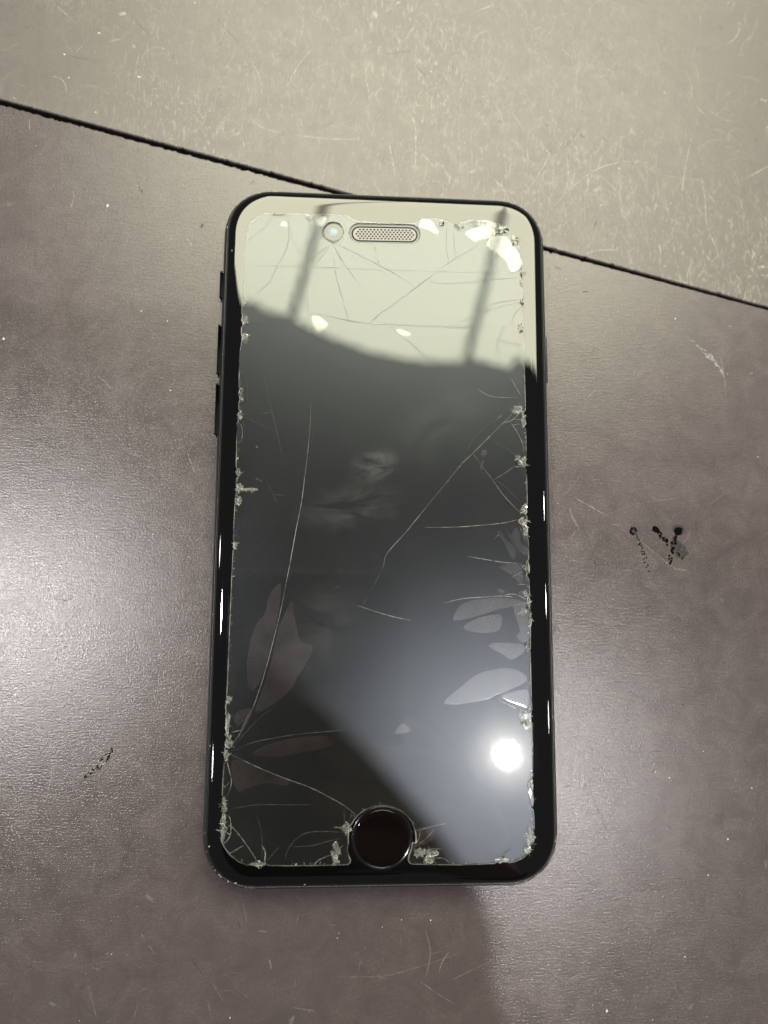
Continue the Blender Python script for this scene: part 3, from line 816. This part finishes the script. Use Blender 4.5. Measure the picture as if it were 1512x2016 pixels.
# ---- cracks
CR = [
 (1, [(700, 260), (712, 420), (690, 540), (640, 640), (590, 740), (540, 830), (440, 910)], .10, 0), (1, [(575, 290), (520, 360), (430, 430), (360, 475)], .07, 0),
 (1, [(1035, 505), (960, 580), (865, 670)], .09, 0), (1, [(1045, 520), (950, 650), (855, 765)], .09, 0), (1, [(1080, 510), (1120, 600), (1200, 720), (1330, 900)], .09, 0),
 (1, [(1080, 620), (1100, 780), (1150, 960), (1205, 1135)], .09, 0), (1, [(1110, 500), (1230, 570), (1400, 650), (1512, 715), (1600, 760), (1748, 860)], .10, 0),
 (1, [(735, 380), (740, 460), (790, 570), (850, 600)], .06, 0), (1, [(870, 480), (860, 640), (855, 850), (870, 1080)], .08, 0), (1, [(345, 685), (700, 690), (1000, 700), (1512, 720), (2000, 735), (2600, 745)], .07, 0),  # last line: a tone step of the window reflection, drawn as a crack
 (1, [(870, 1080), (1050, 1105), (1200, 1140), (1400, 1165), (1512, 1170), (2048, 1195), (2570, 1200)], .12, 0), (1, [(350, 1165), (600, 1150), (870, 1110)], .06, 0),
 (1, [(655, 965), (680, 1040), (740, 1120), (780, 1135)], .09, 1), (1, [(690, 930), (850, 865)], .08, 0), (1, [(800, 760), (815, 830), (850, 865)], .06, 0), (1, [(1420, 520), (1430, 620), (1512, 750)], .06, 0),
 (1, [(360, 1205), (480, 1200), (600, 1185)], .05, 0), (1, [(1350, 920), (1425, 1010)], .10, 1), (1, [(1145, 475), (1230, 455)], .05, 0),
 (2, [(930, 470), (620, 650), (400, 815), (180, 980), (0, 1110), (-38, 1155)], .10, 0), (2, [(395, 815), (600, 832), (850, 815), (1100, 790), (1180, 785)], .09, 0),
 (2, [(585, 360), (585, 560), (605, 650)], .07, 0), (2, [(640, 390), (660, 630)], .06, 0), (2, [(1210, 1020), (1150, 1080), (1125, 1160)], .08, 0), (2, [(860, 1085), (960, 1010), (1090, 975), (1190, 970)], .08, 0),
 (2, [(870, 1080), (1000, 1030), (1200, 985)], .08, 0), (2, [(620, 1190), (690, 1150), (790, 1120)], .08, 0), (2, [(120, 1190), (300, 1340), (470, 1490)], .10, 0),
 (2, [(1090, 1200), (1020, 1270), (1000, 1360), (1040, 1470)], .07, 0), (2, [(1010, 1290), (1220, 1350)], .10, 0), (2, [(1020, 1310), (1190, 1360)], .07, 0), (2, [(1215, 1380), (1150, 1440), (1110, 1480)], .06, 0),
 (3, [(470, 70), (520, 250), (570, 470), (610, 630), (650, 820), (670, 940)], .06, 0), (3, [(335, 510), (480, 575), (605, 630)], .06, 0), (3, [(450, 490), (570, 465)], .06, 0),
 (3, [(890, 345), (885, 550), (870, 750), (840, 1000), (815, 1200), (780, 1380), (770, 1428), (720, 1708), (680, 1908), (650, 2068), (600, 2278), (530, 2548), (470, 2748), (400, 2940), (335, 3080), (290, 3170)], .11, 1),
 (3, [(890, 540), (910, 630), (890, 740)], .05, 0), (3, [(535, 1060), (575, 1140), (610, 1220)], .06, 0), (3, [(320, 120), (360, 210), (370, 320), (355, 420)], .07, 0), (3, [(280, 745), (320, 680), (322, 600), (300, 560)], .09, 1),
 (3, [(290, 740), (340, 670), (345, 590), (325, 550)], .05, 0), (3, [(480, 1130), (600, 1150), (700, 1160)], .06, 0), (3, [(280, 1340), (292, 1420), (265, 1512)], .06, 0), (3, [(1340, 60), (1360, 250)], .05, 0), (3, [(295, 220), (330, 280)], .06, 0),
 (3, [(430, 1010), (490, 1045)], .07, 1), (3, [(435, 745), (445, 760), (455, 748)], .09, 1),
 (4, [(1205, 370), (1110, 500), (1050, 560), (920, 690), (800, 810), (720, 885), (600, 1030), (460, 1200), (330, 1360), (240, 1470), (90, 1640), (50, 1770), (-105, 2055)], .11, 1),
 (5, [(1245, 630), (1400, 680), (1512, 715), (1610, 740), (1720, 760)], .11, 1),
 (4, [(1200, 365), (1080, 470), (1000, 530), (890, 610), (800, 700), (745, 810)], .07, 0), (4, [(800, 805), (880, 920), (960, 1020), (1060, 1160), (1200, 1310)], .08, 1), (4, [(1140, 920), (1070, 970), (980, 1025)], .08, 1),
 (4, [(985, 1025), (1060, 1080), (1210, 1225)], .06, 0), (4, [(1110, 550), (1160, 620), (1210, 720), (1220, 800)], .09, 1), (4, [(840, 275), (920, 325), (1010, 345), (1180, 348)], .08, 1),
 (4, [(400, 1420), (600, 1420), (790, 1410), (1050, 1385), (1180, 1355)], .15, 1), (4, [(1120, 190), (1160, 265), (1200, 330)], .10, 1), (4, [(1055, 1390), (1110, 1490), (1130, 1550), (1220, 1690)], .07, 0),
 (4, [(1200, 460), (1130, 530), (1050, 560)], .10, 1), (4, [(1190, 480), (1100, 450)], .09, 1), (4, [(1190, 565), (1130, 575)], .08, 1), (4, [(1195, 530), (1140, 525)], .08, 1), (4, [(1215, 900), (1180, 920), (1140, 915)], .10, 1), (4, [(950, 700), (1080, 770), (1170, 835)], .05, 0),
 (6, [(760, 400), (930, 430), (1060, 450), (1210, 460)], .16, 1), (6, [(565, 785), (720, 750), (920, 735), (1080, 730), (1260, 765)], .15, 1), (6, [(660, 1000), (760, 930), (900, 875), (1060, 830), (1250, 795)], .08, 0),
 (6, [(1070, 718), (1150, 715), (1260, 760)], .15, 1), (6, [(1170, 630), (1260, 635)], .12, 1), (6, [(1120, 575), (1220, 525)], .07, 1), (6, [(1170, 550), (1260, 585)], .07, 1), (6, [(1190, 460), (1240, 520)], .09, 1), (6, [(980, 265), (1000, 235), (1020, 225)], .09, 1),
 (6, [(780, 1255), (930, 1225)], .06, 0), (6, [(820, 1345), (930, 1325)], .06, 1), (6, [(900, 1040), (1040, 1070), (1170, 1110)], .06, 0), (6, [(1190, 150), (1225, 250), (1262, 305)], .10, 1), (6, [(1215, 140), (1225, 220), (1255, 280)], .09, 1), (6, [(985, 1575), (1100, 1630), (1235, 1690)], .42, 1),
 (6, [(565, 1612), (700, 1620), (920, 1580), (1000, 1540), (1110, 1512)], .07, 1),
 (7, [(240, 380), (350, 430), (520, 510), (720, 590), (900, 655), (1070, 740), (1180, 805), (1280, 885)], .09, 1), (7, [(250, 375), (420, 300), (600, 260), (820, 225), (1100, 200), (1400, 170)], .10, 0), (7, [(240, 835), (420, 800), (560, 792), (760, 795), (960, 790)], .07, 0),
 (7, [(240, 965), (270, 970), (340, 1050), (420, 1160), (475, 1250)], .13, 1), (7, [(250, 1190), (370, 1120)], .11, 1), (7, [(240, 870), (262, 930), (258, 1040), (210, 1110)], .13, 1), (7, [(515, 1120), (540, 1180), (535, 1250)], .22, 1), (7, [(515, 1240), (510, 1020), (470, 880)], .06, 0),
 (7, [(545, 1255), (620, 1170), (660, 1120)], .07, 0), (7, [(740, 1130), (900, 1125), (1060, 1085), (1150, 1065)], .08, 0), (7, [(700, 1250), (720, 1160), (800, 1060), (900, 1015), (1060, 1010), (1170, 1020)], .09, 0), (7, [(935, 1278), (970, 1240), (1060, 1200)], .10, 1),
 (7, [(1175, 830), (1178, 930), (1190, 990)], .06, 0), (7, [(1090, 975), (1140, 980), (1190, 1010)], .12, 1), (7, [(1240, 860), (1210, 930)], .08, 0), (7, [(225, 430), (262, 560), (265, 640), (225, 740)], .13, 1), (7, [(235, 410), (245, 500), (262, 560)], .10, 1), (7, [(210, 660), (255, 610)], .08, 1),
 (7, [(430, 20), (380, 120), (330, 230), (265, 320)], .07, 1), (7, [(600, 10), (480, 110), (360, 240), (265, 350)], .06, 0), (7, [(270, 210), (345, 195)], .08, 1),
 (8, [(290, 1015), (450, 970), (620, 930)], .09, 1), (8, [(300, 1140), (420, 1090), (520, 1040), (650, 990)], .06, 0), (8, [(300, 1140), (340, 1080), (360, 1000)], .08, 1), (8, [(300, 1140), (400, 1070), (470, 990)], .08, 1), (8, [(460, 1225), (540, 1225), (600, 1265)], .10, 1),
 (8, [(300, 1150), (370, 1200), (430, 1278)], .16, 1), (8, [(380, 1165), (460, 1150), (535, 1150)], .08, 1), (8, [(905, 1165), (925, 1200), (940, 1235)], .08, 0), (8, [(1065, 1155), (1010, 1220), (980, 1235)], .09, 0), (8, [(300, 1140), (470, 1225)], .10, 1), (8, [(1250, 330), (1130, 440), (1080, 560)], .05, 0),
 (8, [(1160, 60), (1230, 90), (1250, 130)], .10, 1), (8, [(1200, 190), (1255, 150)], .10, 1),
]
RK = random.Random(21)
for zone, pl, wd, tone in CR:
    P = smooth_path(zp(zone, pl, ZP + .004), sub=6); V, F, FM = [], [], []
    upper = zone in (1, 2) and not tone
    ribbon(V, F, FM, P, wd * (0.66 if tone else 1.9 if upper else 0.85), wd * 0.3, 0, RK)
    mesh_obj('crack', V, F, MT['crackb'] if tone else MT['cracks'] if upper else MT['crack'], prot, FM)

# ---- air bubbles under the film
BB = [
 (1, [(642, 335), (668, 316), (694, 338), (690, 356), (668, 364), (648, 352)]), (1, [(935, 315), (960, 290), (990, 280), (1015, 295), (1000, 340), (975, 360), (945, 350)]),
 (1, [(905, 1105), (945, 1100), (1030, 1165), (1000, 1205), (960, 1240), (945, 1235), (900, 1150)]),
 (2, [(370, 320), (400, 303), (455, 310), (490, 360), (520, 405), (490, 420), (450, 395), (365, 365)]), (2, [(760, 400), (840, 370), (940, 360), (985, 400), (960, 450), (850, 470), (825, 485), (745, 430)]),
 (2, [(920, 510), (960, 455), (1050, 440), (1120, 500), (1195, 620), (1200, 690), (1120, 735), (1080, 650), (1000, 580)]), (2, [(170, 1220), (200, 1210), (280, 1240), (285, 1255), (240, 1265), (180, 1250)]),
 (2, [(830, 330), (880, 310), (970, 325), (990, 370), (940, 355), (850, 362)]),
 (4, [(868, 808), (890, 778), (918, 785), (918, 815), (895, 835), (872, 826)]), (4, [(862, 960), (872, 880), (890, 860), (885, 910)]), (4, [(1005, 515), (1035, 500), (1040, 508), (1015, 525)]),
 (5, [(640, 460), (640, 560), (620, 700), (590, 850), (540, 1050), (480, 1250), (410, 1340), (370, 1270), (362, 1130), (390, 940), (450, 780), (515, 700), (540, 580), (590, 490)]),
 (5, [(735, 605), (745, 680), (790, 900), (830, 950), (900, 970), (895, 1040), (850, 1120), (770, 1240), (740, 1320), (640, 1410), (540, 1480), (430, 1512), (480, 1370), (560, 1120), (620, 850), (690, 670)]),
 (5, [(1100, 490), (1125, 472), (1130, 480), (1108, 498)]),
 (6, [(1000, 200), (1040, 195), (1070, 260), (1150, 330), (1150, 410), (1120, 410), (1060, 290)]), (6, [(1125, 250), (1150, 170), (1185, 190), (1200, 290), (1255, 330), (1255, 390), (1200, 370)]),
 (6, [(1025, 480), (1180, 465), (1215, 590), (1185, 620), (1130, 560), (1060, 520)]), (6, [(640, 900), (720, 790), (920, 745), (1090, 745), (1250, 785), (1040, 830), (880, 880), (670, 930)]),
 (6, [(1140, 815), (1265, 812), (1275, 1060), (1215, 1110), (1165, 1060), (1190, 1010)]), (6, [(725, 990), (830, 915), (1000, 880), (1045, 910), (1015, 1010), (940, 1030), (830, 1030)]),
 (6, [(940, 1150), (980, 1115), (1140, 1120), (1220, 1130), (1225, 1190), (1120, 1255), (1060, 1215)]), (6, [(565, 1610), (700, 1480), (850, 1370), (1050, 1325), (1180, 1345), (1250, 1410), (1180, 1470), (1000, 1540), (920, 1580), (700, 1620)]),
 (6, [(1040, 1560), (1190, 1505), (1258, 1515), (1258, 1640), (1200, 1630)]), (6, [(1005, 680), (1030, 665), (1065, 690), (1040, 705)]), (6, [(1175, 700), (1210, 680), (1225, 700), (1200, 715)]),
 (7, [(440, 380), (560, 310), (760, 260), (1000, 240), (1160, 265), (1050, 320), (880, 365), (600, 410)]), (7, [(270, 450), (350, 440), (520, 520), (725, 600), (700, 640), (560, 620), (400, 660), (330, 690), (280, 600)]),
 (7, [(290, 100), (330, 40), (420, 20), (400, 70), (330, 160)]), (8, [(150, 220), (215, 140), (275, 185), (260, 210)]), (8, [(330, 985), (470, 985), (430, 1090), (340, 1110)]), (8, [(1150, 60), (1230, 70), (1255, 150), (1200, 180)]),
]
for zone, pl in BB:
    P = smooth_path(zp(zone, pl, ZG + .10), True, 5)
    c = sum(P) / len(P); m_ = len(P)
    V = [tuple(p) for p in P] + [tuple(c + (p - c) * .95 + np.array([0, 0, .002])) for p in P]
    F = [(i, (i + 1) % m_, m_ + (i + 1) % m_, m_ + i) for i in range(m_)]
    tri = tessellate_polygon([[Vector((p[0], p[1], 0)) for p in V[m_:]]])
    for t in tri:
        f = [m_ + i for i in t]; A, B_, C_ = (np.array(V[i]) for i in f)
        if np.cross(B_ - A, C_ - A)[2] < 0: f.reverse()
        F.append(tuple(f))
    mesh_obj('air_bubble', V, F, MT['bubble'], prot)

# ---- splintered edges
RS_ = random.Random(31)
for zone, x, y, rx, ry, n, tone in CH:
    V, F, FM = [], [], []
    a_, b_, s_ = ZN[zone]
    c = at(a_ + x / s_, b_ + y / s_, ZP); mm = 1 / s_ / 9.7
    # lifted flake: an irregular half-clear scale with a ragged rim
    fl = []
    m_ = 14
    for k in range(m_):
        a = 2 * math.pi * k / m_; rr = RS_.uniform(.55, 1.05)
        fl.append((c[0] + rx * mm * rr * math.cos(a), c[1] + ry * mm * rr * math.sin(a), ZP + .006 + RS_.uniform(0, .05)))
    b0 = len(V); V += fl; V.append((c[0], c[1], ZP + .03))
    for k in range(m_): F.append((b0 + k, b0 + (k + 1) % m_, b0 + m_)); FM.append(RS_.choice(((3, 3, 3, 1), (3, 3, 1, 4), (3, 2, 4, 4))[tone]))
    rim = [np.array(p) for p in fl]; k0 = RS_.randrange(m_)
    ribbon(V, F, FM, [rim[(k0 + q) % m_] for q in range(RS_.randint(5, 9))], .09, .03, (0, 0, 2)[tone], RS_)
    for k in range(int(n * 0.75)):
        while True:
            u, v_ = RS_.uniform(-1, 1), RS_.uniform(-1, 1)
            if u * u + v_ * v_ < 1: break
        q = np.array([c[0] + u * rx * mm, c[1] + v_ * ry * mm, ZP - RS_.uniform(0.0, .12)])
        s = RS_.choice((.05, .07, .10, .14, .22, .34, .5)); a0 = RS_.uniform(0, 6.28); tl = RS_.uniform(-.4, .4); tl2 = RS_.uniform(-.4, .4)
        st = RS_.uniform(.12, .5); base = len(V); ca, sa = math.cos(a0), math.sin(a0)
        for j in range(3):
            a = j * 2.1 + RS_.uniform(-.6, .6); e1, e2 = s * math.cos(a), s * st * math.sin(a)
            dx, dy = e1 * ca - e2 * sa, e1 * sa + e2 * ca
            V.append((q[0] + dx, q[1] + dy, q[2] + dx * tl + dy * tl2 + .03))
        F.append((base, base + 1, base + 2)); FM.append(RS_.choice(((0, 0, 1, 1, 4), (0, 1, 1, 2, 4), (1, 2, 2, 2, 4))[tone]))
    for k in range(max(3, n // 5)):                      # hair cracks running out of the chip
        ang = RS_.uniform(0, 6.28); L = RS_.uniform(.5, 1.4)
        p0 = c + np.array([RS_.uniform(-.5, .5) * rx * mm, RS_.uniform(-.5, .5) * ry * mm, .006])
        pth = [p0]
        for j in range(4):
            ang += RS_.gauss(0, .35); pth.append(pth[-1] + np.array([math.cos(ang), math.sin(ang), 0]) * L / 4)
        ribbon(V, F, FM, pth, .06, .02, (0, 1, 2)[tone], RS_)
    o = mesh_obj('chipped_edge', V, F, [MT['shw'], MT['shg'], MT['shd'], MT['flake'], MT['flakem']], prot, FM); o['kind'] = 'stuff'
# fine splinters all along the left, right and lower edges
V, F, FM = [], [], []
for i, p in enumerate(outl):
    if pts[i][1] < 640 or RS_.random() > 0.85: continue
    nin = inward(outl, i, 3); base = len(V); s = RS_.choice((.05, .06, .08, .12, .2, .3)); off = RS_.uniform(0.0, .35)
    q = p + nin * off; tdir = np.array([nin[1], -nin[0], 0]); sw = RS_.uniform(.15, .5) * s
    d = nin * RS_.uniform(.2, 1) + tdir * RS_.uniform(-1, 1); d = d / np.linalg.norm(d); e = np.array([-d[1], d[0], 0])
    for vv in (q, q + d * s * 2 + e * sw, q + d * s - e * sw): V.append((vv[0], vv[1], ZP + .004 + RS_.uniform(0, .03)))
    F.append((base, base + 1, base + 2)); FM.append(RS_.choice((0, 1, 1, 2, 2)))
o = mesh_obj('edge_splinters', V, F, [MT['shw'], MT['shg'], MT['flake']], prot, FM); o['kind'] = 'stuff'
# broken rim round the camera hole
V, F, FM = [], [], []
for k in range(2):
    P = [np.array([FC[0] + (2.05 + .10 * k + .08 * RS_.random()) * math.cos(a) - .1 * k, FC[1] + (2.05 + .1 * k + .1 * RS_.random()) * math.sin(a), ZP - .02 + .03 * k]) for a in np.linspace(.6 + k, 6.6 - k * .7, 50)]
    ribbon(V, F, FM, P, .13 if not k else .08, .03, 0, RS_)
P = [FC + np.array([.5, -1.9, .36]), FC + np.array([.05, -2.55, .36]), FC + np.array([-.4, -2.0, .36])]
ribbon(V, F, FM, P, .12, .03, 0, RS_)
o = mesh_obj('chipped_edge', V, F, [MT['shd']], prot, FM); o['kind'] = 'stuff'

# nicks in the black glass rim
V, F, FM = [], [], []
for x, y, rx, ry in ((1075, 1634, .22, .55), (1070, 1680, .18, .2), (1050, 1708, .22, .16), (464, 1738, .22, .12), (600, 1741, .18, .12), (462, 458, .20, .5), (484, 416, .18, .14), (414, 1468, .12, .2), (412, 1666, .16, .16), (1011, 1723, .14, .1), (457, 494, .1, .35)):
    p = at(x, y, 7.0); z = 6.95
    blob(V, F, FM, (p[0], p[1], 7.16), rx * .7, ry * .7, R, 0, 8, .35, 0.0)
ringp = rrect(.80, 6.505, 60)
for k in range(70):
    q = ringp[R.randrange(len(ringp))]; t = R.random()
    if R.random() < .5: q = (q[0], R.uniform(-58, 58), q[2]) if abs(q[0]) > 30 else q
    blob(V, F, FM, (q[0], q[1], 6.525), R.uniform(.03, .09), R.uniform(.05, .16), R, 0, 6, .3, 0.0)
nk = mesh_obj('nicks', V, F, MT['shw'], fg, FM); nk['kind'] = 'stuff'

# ------------------------------------------------------------------ the photographer's phone and hand, mirrored in the screen
hp = bpy.data.objects.new('handheld_phone', None); COL.objects.link(hp)
hp['label'] = 'dark phone held above the table, seen only as a mirror image in the screen'
hp['category'] = 'phone'
PX0, PX1, PY0, PY1, PZ = -59, 21, -160, 1.5, 200.0
def slab(inset, z, r0=13):
    r_ = r0 - inset; out = []
    for cx, cy, a0 in ((PX1 - inset - r_, PY1 - inset - r_, 0), (PX0 + inset + r_, PY1 - inset - r_, 90), (PX0 + inset + r_, PY0 + inset + r_, 180), (PX1 - inset - r_, PY0 + inset + r_, 270)):
        for k in range(9):
            a = math.radians(a0 + 90 * k / 8); out.append((cx + r_ * math.cos(a), cy + r_ * math.sin(a), z))
    return out
V = []; F = []
for i_, z in ((2, PZ), (.5, PZ + .7), (0, PZ + 2.5), (0, PZ + 6.5), (.8, PZ + 8), (2, PZ + 8.4)): V += slab(i_, z)
k = 36
for j in range(5):
    for i in range(k): F.append((j * k + i, j * k + (i + 1) % k, (j + 1) * k + (i + 1) % k, (j + 1) * k + i))
F.append(tuple(range(5 * k, 6 * k))); F.append(tuple(reversed(range(k))))
MT['case'] = principled('dark_case', (0.012, 0.014, 0.02), 0.5)
MT['skin'] = principled('skin', (0.36, 0.20, 0.15), 0.5)
MT['cloth'] = principled('dark_cloth', (0.05, 0.022, 0.02), 0.9)
mesh_obj('case', V, F, MT['case'], hp, smooth=False)

sk = [((120, -330, 185), 34, -1), ((92, -245, 195), 30, 0), ((64, -172, 204), 22, 1), ((52, -138, 206), 23, 2), ((48, -112, 206), 20, 3)]
def add(p, r_, par): sk.append((p, r_, par)); return len(sk) - 1
for kx, ky, tip in ((36, -84, -16), (37, -101, -20), (38, -118, -16), (40, -134, -8)):
    par = 4 if ky > -125 else 3
    a_ = add((kx, ky, 201), 9.5, par); b_ = add((kx - 16, ky + 4, 190.5), 8.5, a_); c_ = add((kx - 36, ky + 7, 189.5), 8, b_); add((tip, ky + 9, 190.5), 7, c_)
t_ = add((54, -104, 214), 12, 4); t2 = add((38, -84, 219), 10, t_); add((18, -66, 217), 8.5, t2)
me = bpy.data.meshes.new('person')
me.from_pydata([tuple(c * MM for c in p) for p, _, _ in sk], [(i, par) for i, (_, _, par) in enumerate(sk) if par >= 0], [])
hand = bpy.data.objects.new('person', me); COL.objects.link(hand)
md = hand.modifiers.new('skin', 'SKIN'); md.use_smooth_shade = True
if not me.skin_vertices: me.skin_vertices.new()
for i, (_, r_, par) in enumerate(sk):
    me.skin_vertices[0].data[i].radius = (r_ * MM, r_ * MM)
    me.skin_vertices[0].data[i].use_root = (i == 3)
ss = hand.modifiers.new('subsurf', 'SUBSURF'); ss.levels = 2; ss.render_levels = 2
me.materials.append(MT['skin'])
hand['label'] = 'right hand holding the camera phone, seen only as a mirror image in the screen'
hand['category'] = 'person'
V, F = [], []
A = np.array([84, -222, 198.]); B_ = np.array([150, -420, 172.]); ax = (B_ - A) / np.linalg.norm(B_ - A)
u = np.cross(ax, [0, 0, 1.]); u /= np.linalg.norm(u); v_ = np.cross(ax, u)
for j in range(7):
    c = A + (B_ - A) * j / 6; r_ = 36 + 10 * j / 6 + 1.5 * (j % 2)
    for k in range(24):
        a = 2 * math.pi * k / 24; V.append(tuple(c + u * r_ * math.cos(a) + v_ * r_ * math.sin(a)))
for j in range(6):
    for k in range(24): F.append((j * 24 + k, j * 24 + (k + 1) % 24, (j + 1) * 24 + (k + 1) % 24, (j + 1) * 24 + k))
mesh_obj('sleeve', V, F, MT['cloth'], hand, smooth=True)
